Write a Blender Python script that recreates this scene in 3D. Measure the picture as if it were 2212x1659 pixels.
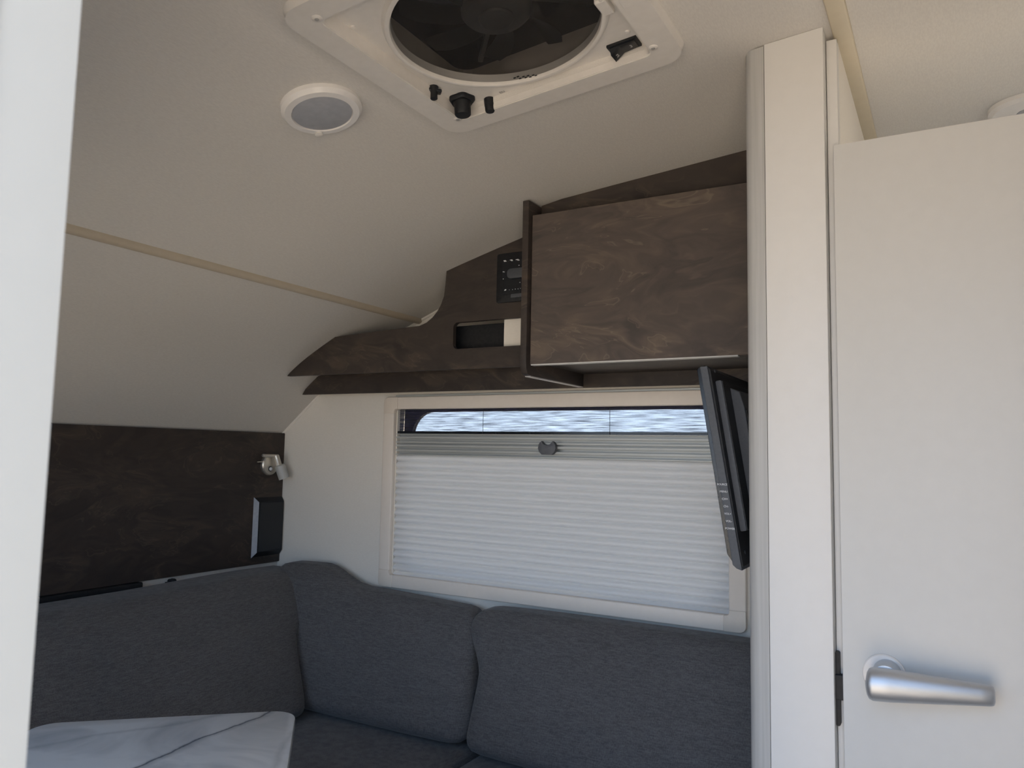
import bpy, bmesh, math, random
import numpy as np
from mathutils import Vector, Matrix

random.seed(4)
for o in list(bpy.data.objects):
    bpy.data.objects.remove(o, do_unlink=True)
SC = bpy.context.scene
COL = SC.collection
ZC = 1.2                      # camera height above the caravan floor; layout numbers are relative to the eye

# ------------------------------------------------------------------ camera
W, H, FPX = 2212, 1659, 1661.0
YAW, PITCH, ROLL = (math.radians(a) for a in (29.79, 5.13, 1.13))
FW = Vector((-math.sin(YAW)*math.cos(PITCH), math.cos(YAW)*math.cos(PITCH), math.sin(PITCH)))
R0 = Vector((math.cos(YAW), math.sin(YAW), 0)); U0 = R0.cross(FW)
RT = R0*math.cos(ROLL) + U0*math.sin(ROLL); UP = RT.cross(FW)
cd = bpy.data.cameras.new('camera'); cam = bpy.data.objects.new('camera', cd); COL.objects.link(cam)
cam.matrix_world = Matrix(((RT.x, UP.x, -FW.x, 0), (RT.y, UP.y, -FW.y, 0), (RT.z, UP.z, -FW.z, ZC), (0, 0, 0, 1)))
cd.sensor_width = 36; cd.lens = FPX/W*36; cd.clip_start = 0.02; cd.clip_end = 300
cd.dof.use_dof = True; cd.dof.focus_distance = 1.7; cd.dof.aperture_fstop = 11
SC.camera = cam
def ray(x, y): return FW + RT*((x-W/2)/FPX) - UP*((y-H/2)/FPX)
def onY(x, y, Y): d = ray(x, y); return d*(Y/d.y)
def onX(x, y, X): d = ray(x, y); return d*(X/d.x)
def onZ(x, y, Z): d = ray(x, y); return d*(Z/d.z)

# ------------------------------------------------------------------ light
SC.view_settings.view_transform = 'Standard'; SC.view_settings.look = 'None'
SC.view_settings.gamma = 1.0; SC.view_settings.use_curve_mapping = False
SC.view_settings.exposure = 1.76
wd = bpy.data.worlds.new('sky'); SC.world = wd; wd.use_nodes = True
nt = wd.node_tree; nt.nodes.clear()
tc = nt.nodes.new('ShaderNodeTexCoord'); sx = nt.nodes.new('ShaderNodeSeparateXYZ')
rp = nt.nodes.new('ShaderNodeValToRGB'); bg = nt.nodes.new('ShaderNodeBackground'); wo = nt.nodes.new('ShaderNodeOutputWorld')
nt.links.new(tc.outputs['Generated'], sx.inputs[0]); nt.links.new(sx.outputs['Z'], rp.inputs[0])
nt.links.new(rp.outputs[0], bg.inputs[0]); nt.links.new(bg.outputs[0], wo.inputs[0])
e = rp.color_ramp.elements
e[0].position = 0.0; e[0].color = (0.78, 0.90, 1.08, 1); e[1].position = 1.0; e[1].color = (0.26, 0.50, 1.05, 1)
m_ = rp.color_ramp.elements.new(0.25); m_.color = (0.50, 0.74, 1.10, 1)
bg.inputs[1].default_value = 0.85
sd = bpy.data.lights.new('sun', 'SUN'); sd.energy = 8.0; sd.angle = math.radians(0.6); sd.color = (1.0, 0.93, 0.82)
so = bpy.data.objects.new('sun', sd); COL.objects.link(so); so.location = (3, -4, 8)
so.rotation_euler = Vector((-0.56, -0.03, -0.83)).to_track_quat('-Z', 'Y').to_euler()
def portal(name, x0, x1, z0, z1, y, inward):
    pd = bpy.data.lights.new(name, 'AREA'); pd.shape = 'RECTANGLE'; pd.size = x1-x0; pd.size_y = z1-z0
    pd.cycles.is_portal = True
    po = bpy.data.objects.new(name, pd); COL.objects.link(po); po.location = ((x0+x1)/2, y, (z0+z1)/2+ZC)
    po.rotation_euler = (math.radians(90*inward), 0, 0)
portal('doorway_portal', -.38, .21, -1.19, .56, .145, 1)
portal('front_window_portal', -1.78, -.46, -.46, .25, .145, 1)
portal('blind_window_portal', -1.50, -.46, -.38, .13, 1.97, -1)
portal('added_window_portal', -.06, .78, -.36, .45, 1.965, -1)

# ------------------------------------------------------------------ materials
MATS = {}
def node(nt, t, **kw):
    n = nt.nodes.new(t)
    for k, v in kw.items(): setattr(n, k, v)
    return n
def base(name, col, rough=0.5, metal=0.0, spec=0.5):
    m = bpy.data.materials.new(name); m.use_nodes = True
    b = m.node_tree.nodes['Principled BSDF']
    b.inputs['Base Color'].default_value = (*col, 1); b.inputs['Roughness'].default_value = rough
    b.inputs['Metallic'].default_value = metal; b.inputs['Specular IOR Level'].default_value = spec
    MATS[name] = m
    return m, m.node_tree, b
def grain(name, c1, c2, rough, scale, stretch=(1, 1, 1), bump=0.0, metal=0.0, detail=4, spec=0.5, lo=0.35, hi=0.65):
    m, nt, b = base(name, c1, rough, metal, spec)
    tc = node(nt, 'ShaderNodeTexCoord'); mp = node(nt, 'ShaderNodeMapping'); mp.inputs['Scale'].default_value = stretch
    n = node(nt, 'ShaderNodeTexNoise'); n.inputs['Scale'].default_value = scale; n.inputs['Detail'].default_value = detail
    r = node(nt, 'ShaderNodeValToRGB'); r.color_ramp.elements[0].color = (*c1, 1); r.color_ramp.elements[1].color = (*c2, 1)
    r.color_ramp.elements[0].position = lo; r.color_ramp.elements[1].position = hi
    L = nt.links.new
    L(tc.outputs['Object'], mp.inputs[0]); L(mp.outputs[0], n.inputs['Vector']); L(n.outputs[0], r.inputs[0]); L(r.outputs[0], b.inputs['Base Color'])
    if bump:
        bp = node(nt, 'ShaderNodeBump'); bp.inputs['Strength'].default_value = bump; bp.inputs['Distance'].default_value = 0.002
        L(n.outputs[0], bp.inputs['Height']); L(bp.outputs[0], b.inputs['Normal'])
    return m
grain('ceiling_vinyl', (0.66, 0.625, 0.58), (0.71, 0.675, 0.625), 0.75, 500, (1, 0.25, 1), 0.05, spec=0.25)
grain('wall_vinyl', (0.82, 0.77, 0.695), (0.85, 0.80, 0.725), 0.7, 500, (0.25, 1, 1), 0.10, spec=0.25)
grain('partition_white', (0.745, 0.73, 0.705), (0.757, 0.742, 0.717), 0.45, 260, (0.2, 1, 0.2), 0.04, spec=0.35)
grain('beige_trim', (0.60, 0.52, 0.385), (0.62, 0.54, 0.40), 0.5, 40)
grain('tan_trim', (0.52, 0.445, 0.34), (0.54, 0.465, 0.355), 0.5, 40)
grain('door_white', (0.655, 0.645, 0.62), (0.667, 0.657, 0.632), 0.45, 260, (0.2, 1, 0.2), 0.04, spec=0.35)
grain('blind_frame_cream', (0.90, 0.81, 0.715), (0.92, 0.83, 0.735), 0.45, 60)
grain('corner_cream', (0.81, 0.72, 0.62), (0.83, 0.74, 0.64), 0.45, 60)
grain('brushed_aluminium', (0.43, 0.425, 0.41), (0.49, 0.485, 0.47), 0.5, 220, (1, 1, 0.02), 0.03)
grain('rail_grey', (0.50, 0.51, 0.49), (0.54, 0.55, 0.53), 0.4, 90, (0.05, 1, 1), metal=0.2)
grain('satin_chrome', (0.50, 0.52, 0.55), (0.55, 0.57, 0.60), 0.42, 120, (0.1, 1, 1), metal=0.8)
grain('nickel', (0.66, 0.62, 0.55), (0.70, 0.66, 0.59), 0.38, 60, metal=0.8)
grain('white_plastic', (0.74, 0.70, 0.65), (0.77, 0.73, 0.68), 0.4, 70)
grain('lamp_white', (0.80, 0.77, 0.74), (0.83, 0.80, 0.77), 0.22, 50)
grain('lamp_lens', (0.36, 0.37, 0.40), (0.40, 0.41, 0.44), 0.35, 80)
grain('black_plastic', (0.010, 0.011, 0.013), (0.016, 0.017, 0.020), 0.5, 150, spec=0.3)
grain('black_gloss', (0.008, 0.010, 0.014), (0.012, 0.014, 0.018), 0.18, 60)
grain('charcoal_plastic', (0.060, 0.066, 0.078), (0.072, 0.078, 0.090), 0.5, 200)
grain('handle_grey', (0.11, 0.115, 0.13), (0.125, 0.13, 0.145), 0.5, 120)
grain('speaker_lit_edge', (0.30, 0.32, 0.36), (0.34, 0.36, 0.40), 0.5, 120)  # pale tone stands for light on the black speaker's near bevel
grain('print_white', (0.75, 0.76, 0.78), (0.80, 0.81, 0.83), 0.5, 50)
grain('print_grey', (0.36, 0.35, 0.34), (0.40, 0.39, 0.38), 0.5, 50)
grain('edge_band', (0.55, 0.54, 0.52), (0.62, 0.61, 0.59), 0.4, 60)
grain('floor_vinyl', (0.22, 0.19, 0.16), (0.28, 0.245, 0.21), 0.55, 14, (6, 0.6, 1))
grain('ground_gravel', (0.37, 0.30, 0.22), (0.45, 0.37, 0.275), 0.9, 9, detail=8)
grain('door_frame_white', (0.80, 0.88, 0.95), (0.805, 0.885, 0.955), 0.4, 50)
grain('door_seal', (0.50, 0.50, 0.46), (0.505, 0.505, 0.465), 0.5, 50)
grain('shaft_beige', (0.30, 0.26, 0.225), (0.36, 0.32, 0.28), 0.6, 20)
grain('blade_smoke', (0.030, 0.030, 0.030), (0.050, 0.048, 0.046), 0.35, 18)
grain('hub_grey', (0.055, 0.053, 0.052), (0.075, 0.072, 0.070), 0.45, 25)
grain('sofa_base_board', (0.06, 0.05, 0.045), (0.085, 0.07, 0.062), 0.6, 12, (1, 1, 6))

def wood(name, k=1.0, rough=0.5):
    m, nt, b = base(name, (0.05, 0.04, 0.035), rough, spec=0.2)
    L = nt.links.new
    tc = node(nt, 'ShaderNodeTexCoord'); mp = node(nt, 'ShaderNodeMapping'); mp.inputs['Scale'].default_value = (1.0, 1.0, 2.4)
    n1 = node(nt, 'ShaderNodeTexNoise'); n1.inputs['Scale'].default_value = 3.2; n1.inputs['Detail'].default_value = 3; n1.inputs['Distortion'].default_value = 1.6
    mx = node(nt, 'ShaderNodeVectorMath', operation='MULTIPLY_ADD'); mx.inputs[1].default_value = (0.40, 0.40, 0.40)
    L(tc.outputs['Object'], mp.inputs[0]); L(mp.outputs[0], n1.inputs['Vector'])
    L(n1.outputs['Color'], mx.inputs[0]); L(mp.outputs[0], mx.inputs[2])
    n2 = node(nt, 'ShaderNodeTexNoise'); n2.inputs['Scale'].default_value = 4.2; n2.inputs['Detail'].default_value = 7; n2.inputs['Distortion'].default_value = 1.6
    L(mx.outputs[0], n2.inputs['Vector'])
    r = node(nt, 'ShaderNodeValToRGB'); E = r.color_ramp.elements
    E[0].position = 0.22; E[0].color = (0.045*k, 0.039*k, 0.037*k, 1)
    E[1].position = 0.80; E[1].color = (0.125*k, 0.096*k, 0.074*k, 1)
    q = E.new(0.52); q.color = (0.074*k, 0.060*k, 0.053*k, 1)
    L(n2.outputs[0], r.inputs[0])
    # thin pale figure lines
    w = node(nt, 'ShaderNodeTexNoise'); w.inputs['Scale'].default_value = 4.5; w.inputs['Detail'].default_value = 2; w.inputs['Distortion'].default_value = 1.4
    L(mx.outputs[0], w.inputs['Vector'])
    s1 = node(nt, 'ShaderNodeMath', operation='SUBTRACT'); s1.inputs[1].default_value = 0.60; L(w.outputs[0], s1.inputs[0])
    s2 = node(nt, 'ShaderNodeMath', operation='ABSOLUTE'); L(s1.outputs[0], s2.inputs[0])
    r2 = node(nt, 'ShaderNodeValToRGB'); r2.color_ramp.elements[0].position = 0.0; r2.color_ramp.elements[0].color = (0.32, 0.32, 0.32, 1)
    r2.color_ramp.elements[1].position = 0.016; r2.color_ramp.elements[1].color = (0, 0, 0, 1)
    L(s2.outputs[0], r2.inputs[0])
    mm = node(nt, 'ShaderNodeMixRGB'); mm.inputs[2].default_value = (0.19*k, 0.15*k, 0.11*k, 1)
    L(r2.outputs[0], mm.inputs[0]); L(r.outputs[0], mm.inputs[1]); L(mm.outputs[0], b.inputs['Base Color'])
    n3 = node(nt, 'ShaderNodeTexNoise'); n3.inputs['Scale'].default_value = 160; mp3 = node(nt, 'ShaderNodeMapping'); mp3.inputs['Scale'].default_value = (0.1, 0.1, 1)
    L(tc.outputs['Object'], mp3.inputs[0]); L(mp3.outputs[0], n3.inputs['Vector'])
    bp = node(nt, 'ShaderNodeBump'); bp.inputs['Strength'].default_value = 0.12; bp.inputs['Distance'].default_value = 0.001
    L(n3.outputs[0], bp.inputs['Height']); L(bp.outputs[0], b.inputs['Normal'])
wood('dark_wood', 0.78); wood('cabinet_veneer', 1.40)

def fabric(name, c1, c2):
    m, nt, b = base(name, c1, 0.95, spec=0.1)
    L = nt.links.new
    tc = node(nt, 'ShaderNodeTexCoord'); geo = tc.outputs['Object']
    outs = []
    for sc, st in ((330, (0.16, 0.16, 1.6)), (330, (1.5, 1.5, 0.22)), (26, (0.4, 0.4, 1.6))):
        mp = node(nt, 'ShaderNodeMapping'); mp.inputs['Scale'].default_value = st
        n = node(nt, 'ShaderNodeTexNoise'); n.inputs['Scale'].default_value = sc; n.inputs['Detail'].default_value = 3
        L(geo, mp.inputs[0]); L(mp.outputs[0], n.inputs['Vector']); outs.append(n.outputs[0])
    a = node(nt, 'ShaderNodeMath', operation='ADD'); L(outs[0], a.inputs[0]); L(outs[1], a.inputs[1])
    c = node(nt, 'ShaderNodeMath', operation='MULTIPLY_ADD'); c.inputs[1].default_value = 0.25; L(outs[2], c.inputs[0]); L(a.outputs[0], c.inputs[2])
    d = node(nt, 'ShaderNodeMath', operation='MULTIPLY'); d.inputs[1].default_value = 0.444; L(c.outputs[0], d.inputs[0])
    r = node(nt, 'ShaderNodeValToRGB'); r.color_ramp.elements[0].position = 0.40; r.color_ramp.elements[1].position = 0.60
    r.color_ramp.elements[0].color = (*c1, 1); r.color_ramp.elements[1].color = (*c2, 1)
    L(d.outputs[0], r.inputs[0]); L(r.outputs[0], b.inputs['Base Color'])
    bp = node(nt, 'ShaderNodeBump'); bp.inputs['Strength'].default_value = 0.14; bp.inputs['Distance'].default_value = 0.0015
    L(a.outputs[0], bp.inputs['Height']); L(bp.outputs[0], b.inputs['Normal'])
    b.inputs['Sheen Weight'].default_value = 0.15
fabric('sofa_fabric', (0.088, 0.084, 0.084), (0.150, 0.143, 0.143))

def marble():
    m, nt, b = base('marble', (0.75, 0.76, 0.77), 0.25)
    L = nt.links.new
    tc = node(nt, 'ShaderNodeTexCoord')
    rot = node(nt, 'ShaderNodeMapping'); L(tc.outputs['Object'], rot.inputs[0])
    n = node(nt, 'ShaderNodeTexNoise'); n.inputs['Scale'].default_value = 7; n.inputs['Detail'].default_value = 7; L(rot.outputs[0], n.inputs['Vector'])
    cl = node(nt, 'ShaderNodeTexNoise'); cl.inputs['Scale'].default_value = 5; cl.inputs['Detail'].default_value = 4; cl.inputs['Distortion'].default_value = 1.5
    L(rot.outputs[0], cl.inputs['Vector'])
    r = node(nt, 'ShaderNodeValToRGB'); r.color_ramp.elements[0].position = 0.30; r.color_ramp.elements[0].color = (0.50, 0.52, 0.54, 1)
    r.color_ramp.elements[1].position = 0.56; r.color_ramp.elements[1].color = (0.78, 0.785, 0.78, 1); L(cl.outputs[0], r.inputs[0])
    sx = node(nt, 'ShaderNodeSeparateXYZ'); L(rot.outputs[0], sx.inputs[0])
    cur = r.outputs[0]
    for (ax, ay, c0, wdt, amt) in MARBLE_VEINS:
        a = node(nt, 'ShaderNodeMath', operation='MULTIPLY'); a.inputs[1].default_value = ax; L(sx.outputs['X'], a.inputs[0])
        d = node(nt, 'ShaderNodeMath', operation='MULTIPLY_ADD'); d.inputs[1].default_value = ay; L(sx.outputs['Y'], d.inputs[0]); L(a.outputs[0], d.inputs[2])
        f = node(nt, 'ShaderNodeMath', operation='MULTIPLY_ADD'); f.inputs[1].default_value = 0.07; L(n.outputs[0], f.inputs[0]); L(d.outputs[0], f.inputs[2])
        g = node(nt, 'ShaderNodeMath', operation='SUBTRACT'); g.inputs[1].default_value = c0 + 0.035; L(f.outputs[0], g.inputs[0])
        h = node(nt, 'ShaderNodeMath', operation='ABSOLUTE'); L(g.outputs[0], h.inputs[0])
        rr = node(nt, 'ShaderNodeValToRGB'); rr.color_ramp.elements[0].position = 0; rr.color_ramp.elements[0].color = (amt, amt, amt, 1)
        rr.color_ramp.elements[1].position = wdt; rr.color_ramp.elements[1].color = (0, 0, 0, 1); L(h.outputs[0], rr.inputs[0])
        mm = node(nt, 'ShaderNodeMixRGB'); mm.inputs[2].default_value = (0.07, 0.08, 0.11, 1)
        L(rr.outputs[0], mm.inputs[0]); L(cur, mm.inputs[1]); cur = mm.outputs[0]
    L(cur, b.inputs['Base Color'])
MARBLE_VEINS = [(0.995, 0.10, -.047, 0.0035, 0.9), (0.995, 0.10, -.044, 0.012, 0.35), (0.8, 0.6, 0.20, 0.008, 0.22), (0.9, -0.4, -0.24, 0.010, 0.22)]
marble()

def blind():
    m, nt, b = base('blind_fabric', (0.80, 0.80, 0.80), 0.9, spec=0.1)
    L = nt.links.new
    tl = node(nt, 'ShaderNodeBsdfTranslucent'); tl.inputs[0].default_value = (0.86, 0.82, 0.76, 1)
    mx = node(nt, 'ShaderNodeMixShader'); mx.inputs[0].default_value = 0.095
    L(b.outputs[0], mx.inputs[1]); L(tl.outputs[0], mx.inputs[2]); L(mx.outputs[0], nt.nodes['Material Output'].inputs[0])
    tc = node(nt, 'ShaderNodeTexCoord'); n = node(nt, 'ShaderNodeTexNoise'); n.inputs['Scale'].default_value = 420; L(tc.outputs['Object'], n.inputs['Vector'])
    bp = node(nt, 'ShaderNodeBump'); bp.inputs['Strength'].default_value = 0.15; bp.inputs['Distance'].default_value = 0.001
    L(n.outputs[0], bp.inputs['Height']); L(bp.outputs[0], b.inputs['Normal'])
blind()

def mesh_screen(name, col, dens, scale):
    m, nt, b = base(name, col, 0.7, spec=0.2)
    L = nt.links.new
    tr = node(nt, 'ShaderNodeBsdfTransparent'); mx = node(nt, 'ShaderNodeMixShader')
    tc = node(nt, 'ShaderNodeTexCoord'); mp = node(nt, 'ShaderNodeMapping'); mp.inputs['Scale'].default_value = (0.04, 0.04, 1)
    n = node(nt, 'ShaderNodeTexNoise'); n.inputs['Scale'].default_value = scale; n.inputs['Detail'].default_value = 2
    L(tc.outputs['Object'], mp.inputs[0]); L(mp.outputs[0], n.inputs['Vector'])
    r = node(nt, 'ShaderNodeMapRange'); r.inputs['From Min'].default_value = 0.3; r.inputs['From Max'].default_value = 0.7
    r.inputs['To Min'].default_value = max(0, dens-0.22); r.inputs['To Max'].default_value = min(1, dens+0.22); L(n.outputs[0], r.inputs[0])
    L(r.outputs[0], mx.inputs[0]); L(tr.outputs[0], mx.inputs[1]); L(b.outputs[0], mx.inputs[2]); L(mx.outputs[0], nt.nodes['Material Output'].inputs[0])
mesh_screen('insect_mesh', (0.055, 0.055, 0.10), 0.70, 330)
mesh_screen('fan_mesh', (0.040, 0.038, 0.036), 0.50, 30)

def glassy(name, col, alpha, rough=0.05):
    m, nt, b = base(name, col, rough)
    L = nt.links.new
    tr = node(nt, 'ShaderNodeBsdfTransparent'); tr.inputs[0].default_value = (*col, 1)
    gl = node(nt, 'ShaderNodeBsdfGlossy'); gl.inputs['Roughness'].default_value = rough
    fr = node(nt, 'ShaderNodeFresnel'); fr.inputs[0].default_value = 1.49
    ma = node(nt, 'ShaderNodeMath', operation='MAXIMUM'); ma.inputs[1].default_value = alpha; L(fr.outputs[0], ma.inputs[0])
    mx = node(nt, 'ShaderNodeMixShader'); L(ma.outputs[0], mx.inputs[0]); L(tr.outputs[0], mx.inputs[1]); L(gl.outputs[0], mx.inputs[2])
    L(mx.outputs[0], nt.nodes['Material Output'].inputs[0])
glassy('window_acrylic', (0.93, 0.95, 0.96), 0.03)
def frosted():
    m, nt, b = base('lamp_glass', (0.70, 0.70, 0.67), 0.3)
    tr = node(nt, 'ShaderNodeBsdfTransparent'); mx = node(nt, 'ShaderNodeMixShader'); mx.inputs[0].default_value = 0.5
    nt.links.new(tr.outputs[0], mx.inputs[1]); nt.links.new(b.outputs[0], mx.inputs[2]); nt.links.new(mx.outputs[0], nt.nodes['Material Output'].inputs[0])
frosted()

# ------------------------------------------------------------------ builders
WL = {}                                   # world location of every object (nothing is rotated at object level)
def link(o, loc, parent):
    loc = Vector(loc); COL.objects.link(o); WL[o] = loc
    if parent is not None:
        o.parent = parent; o.location = loc - WL[parent]
    else: o.location = loc
    return o
def tag(o, label=None, cat=None, group=None, kind=None):
    if label: o['label'] = label
    if cat: o['category'] = cat
    if group: o['group'] = group
    if kind: o['kind'] = kind
    return o
def thing(name, loc, label, cat, group=None, kind=None):
    o = bpy.data.objects.new(name, None); o.empty_display_size = 0.05
    link(o, (loc[0], loc[1], loc[2]+ZC), None)
    return tag(o, label, cat, group, kind)
def obj(name, bm, m, parent=None, smooth=None, label=None):
    """bmesh in eye-relative coordinates -> one mesh object with its origin at its base"""
    bmesh.ops.recalc_face_normals(bm, faces=bm.faces)
    xs = [v.co.copy() for v in bm.verts]
    lo = Vector([min(c[i] for c in xs) for i in range(3)]); hi = Vector([max(c[i] for c in xs) for i in range(3)])
    org = Vector(((lo.x+hi.x)/2, (lo.y+hi.y)/2, lo.z))
    for v in bm.verts: v.co -= org
    me = bpy.data.meshes.new(name); bm.to_mesh(me); bm.free()
    if smooth is not None:
        for p in me.polygons: p.use_smooth = True
        me.set_sharp_from_angle(angle=math.radians(smooth))
    me.materials.append(MATS[m])
    o = bpy.data.objects.new(name, me); link(o, (org.x, org.y, org.z+ZC), parent)
    if label: o['label'] = label
    return o
ID = lambda p: p
def bm_box(a, b, bev=0.0, seg=2, T=ID, bm=None):
    own = bm is None
    bm2 = bmesh.new()
    vs = [bm2.verts.new((x, y, z)) for x in (a[0], b[0]) for y in (a[1], b[1]) for z in (a[2], b[2])]
    for f in ((0, 1, 3, 2), (4, 6, 7, 5), (0, 4, 5, 1), (2, 3, 7, 6), (0, 2, 6, 4), (1, 5, 7, 3)): bm2.faces.new([vs[i] for i in f])
    if bev: bmesh.ops.bevel(bm2, geom=bm2.edges[:], offset=bev, segments=seg, affect='EDGES', profile=0.5)
    for v in bm2.verts: v.co = Vector(T(v.co))
    if own: return bm2
    return join(bm, bm2)
def join(bm, bm2):
    mp = {v: bm.verts.new(v.co) for v in bm2.verts}
    for f in bm2.faces: bm.faces.new([mp[v] for v in f.verts])
    bm2.free(); return bm
def bm_prism(outline, d0, d1, axis='Y', bev=0.0, seg=2, T=ID, holes=()):
    """outline in the plane across `axis`, extruded d0..d1.  Holes are bridged by triangulation."""
    def P(u, v, d): return {'Y': (u, d, v), 'X': (d, u, v), 'Z': (u, v, d)}[axis]
    bm = bmesh.new()
    loops = [list(outline)] + [list(h) for h in holes]
    if holes:
        rings = []
        for d in (d0, d1):
            es = []; rr = []
            for lp in loops:
                vs = [bm.verts.new(P(u, v, d)) for u, v in lp]; rr.append(vs)
                es += [bm.edges.new((vs[i], vs[(i+1) % len(vs)])) for i in range(len(vs))]
            bmesh.ops.triangle_fill(bm, edges=es, use_beauty=True); rings.append(rr)
        for r0, r1 in zip(*rings):
            n = len(r0)
            for i in range(n): bm.faces.new((r0[i], r0[(i+1) % n], r1[(i+1) % n], r1[i]))
    else:
        r0 = [bm.verts.new(P(u, v, d0)) for u, v in outline]; r1 = [bm.verts.new(P(u, v, d1)) for u, v in outline]
        n = len(r0); bm.faces.new(r0); bm.faces.new(r1[::-1])
        for i in range(n): bm.faces.new((r0[i], r0[(i+1) % n], r1[(i+1) % n], r1[i]))
        if bev:
            bmesh.ops.recalc_face_normals(bm, faces=bm.faces)
            es = [e for e in bm.edges if e.calc_face_angle(0) > 0.6]
            bmesh.ops.bevel(bm, geom=es, offset=bev, segments=seg, affect='EDGES', profile=0.5, clamp_overlap=True)
    for v in bm.verts: v.co = Vector(T(v.co))
    return bm
def rrect(u0, u1, v0, v1, r, n=6, rs=None):
    rs = rs or (r, r, r, r); out = []
    for (cu, cv, a0, rad) in ((u1, v0, -90, rs[0]), (u1, v1, 0, rs[1]), (u0, v1, 90, rs[2]), (u0, v0, 180, rs[3])):
        ou = cu - rad if cu == u1 else cu + rad; ov = cv - rad if cv == v1 else cv + rad
        if rad <= 0: out.append((cu, cv)); continue
        for i in range(n+1):
            a = math.radians(a0 + 90*i/n); out.append((ou + rad*math.cos(a), ov + rad*math.sin(a)))
    return out
def circ(cu, cv, r, n=48): return [(cu+r*math.cos(2*math.pi*i/n), cv+r*math.sin(2*math.pi*i/n)) for i in range(n)]
def frame_mat(p, axis):
    z = Vector(axis).normalized(); t = Vector((0, 0, 1)) if abs(z.z) < 0.9 else Vector((1, 0, 0))
    x = t.cross(z).normalized(); y = z.cross(x)
    return Matrix(((x.x, y.x, z.x, p[0]), (x.y, y.y, z.y, p[1]), (x.z, y.z, z.z, p[2]), (0, 0, 0, 1)))
def bm_lathe(prof, p, axis, n=32, T=ID, lobes=None):
    """prof = [(r, h)] turned about `axis` from point p"""
    M = frame_mat(p, axis); bm = bmesh.new(); rings = []
    for r, h in prof:
        if r < 1e-6: rings.append([bm.verts.new(Vector(T(M @ Vector((0, 0, h)))))])
        else:
            rg = []
            for i in range(n):
                a = 2*math.pi*i/n; k = lobes(a) if lobes else 1
                rg.append(bm.verts.new(Vector(T(M @ Vector((r*k*math.cos(a), r*k*math.sin(a), h))))))
            rings.append(rg)
    for a, b in zip(rings, rings[1:]):
        if len(a) == 1 and len(b) == 1: continue
        for i in range(n):
            j = (i+1) % n
            if len(a) == 1: bm.faces.new((a[0], b[i], b[j]))
            elif len(b) == 1: bm.faces.new((a[i], a[j], b[0]))
            else: bm.faces.new((a[i], a[j], b[j], b[i]))
    for rg, rev in ((rings[0], 1), (rings[-1], 0)):
        if len(rg) > 1: bm.faces.new(rg[::-1] if rev else rg)
    return bm
def bm_loft(sections):
    bm = bmesh.new(); R = [[bm.verts.new(p) for p in s] for s in sections]; n = len(R[0])
    for a, b in zip(R, R[1:]):
        for i in range(n): bm.faces.new((a[i], a[(i+1) % n], b[(i+1) % n], b[i]))
    bm.faces.new(R[0][::-1]); bm.faces.new(R[-1]); return bm
def bm_cushion(size, r, nseg, puff, D):
    """rounded, slightly puffed block on [-1,1]^3 half-sizes; D maps local -> eye coordinates"""
    hx, hy, hz = (s/2 for s in size); bm = bmesh.new()
    bmesh.ops.create_cube(bm, size=2)
    bmesh.ops.subdivide_edges(bm, edges=bm.edges[:], cuts=nseg, use_grid_fill=True)
    h = Vector((hx, hy, hz))
    for v in bm.verts:
        # push grid lines towards the edges so that the rounding is well resolved
        c = Vector([math.copysign(abs(t)**0.75, t) for t in v.co])
        p = Vector((c.x*hx, c.y*hy, c.z*hz)); q = Vector([max(-(h[i]-r), min(h[i]-r, p[i])) for i in range(3)])
        d = p - q
        if d.length > 1e-9: p = q + d.normalized()*r
        u = [p[i]/h[i] for i in range(3)]
        for i in range(3):
            j, k = (i+1) % 3, (i+2) % 3
            p[i] += puff[i]*u[i]*max(0, 1-u[j]**4)*max(0, 1-u[k]**4)
        v.co = Vector(D(p))
    return bm
def text_bm(s, size, o, xdir, ydir, depth=0.0003):
    """flat lettering as a mesh: origin o (centre), reading direction xdir, up ydir (eye-relative)"""
    cu = bpy.data.curves.new('lettering', 'FONT'); cu.body = s; cu.size = size; cu.align_x = 'CENTER'; cu.align_y = 'CENTER'; cu.extrude = depth
    cu.resolution_u = 3
    to = bpy.data.objects.new('lettering', cu); COL.objects.link(to)
    bpy.context.view_layer.update()
    me = bpy.data.meshes.new_from_object(to.evaluated_get(bpy.context.evaluated_depsgraph_get()))
    bm = bmesh.new(); bm.from_mesh(me)
    bpy.data.objects.remove(to, do_unlink=True); bpy.data.curves.remove(cu); bpy.data.meshes.remove(me)
    x = Vector(xdir).normalized(); y = Vector(ydir).normalized(); z = x.cross(y)
    for v in bm.verts: v.co = Vector(o) + x*v.co.x + y*v.co.y + z*v.co.z
    return bm
def catmull(pts, n=6):
    P = [Vector(p) for p in pts]; P = [2*P[0]-P[1]] + P + [2*P[-1]-P[-2]]; out = []
    for i in range(1, len(P)-2):
        for k in range(n):
            t = k/n; a, b, c, d = P[i-1], P[i], P[i+1], P[i+2]
            out.append(0.5*((2*b) + (c-a)*t + (2*a-5*b+4*c-d)*t*t + (3*b-a-3*c+d)*t**3))
    out.append(P[-2]); return [tuple(p) for p in out]

# ------------------------------------------------------------------ the shell of the caravan
FL = -ZC
YB, YN = 1.90, 0.20                       # window wall, door wall (inner faces)
XL, XR = -1.985, 0.95
CEIL = catmull([(-1.424, .402), (-1.305, .449), (-1.186, .492), (-.951, .556), (-.826, .584), (-.775, .593), (-.343, .634), (-.2, .648), (0, .655), (.5, .645), (XR, .60)], 5)
def cz(x):
    for (x0, z0), (x1, z1) in zip(CEIL, CEIL[1:]):
        if x0 <= x <= x1: return z0 + (z1-z0)*(x-x0)/(x1-x0)
    return CEIL[0][1] if x < CEIL[0][0] else CEIL[-1][1]
FRONT = catmull([(XL, .053), (-1.87, .146), (-1.775, .222), (-1.69, .278), (-1.553, .347), (-1.424, .402)], 5)

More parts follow.
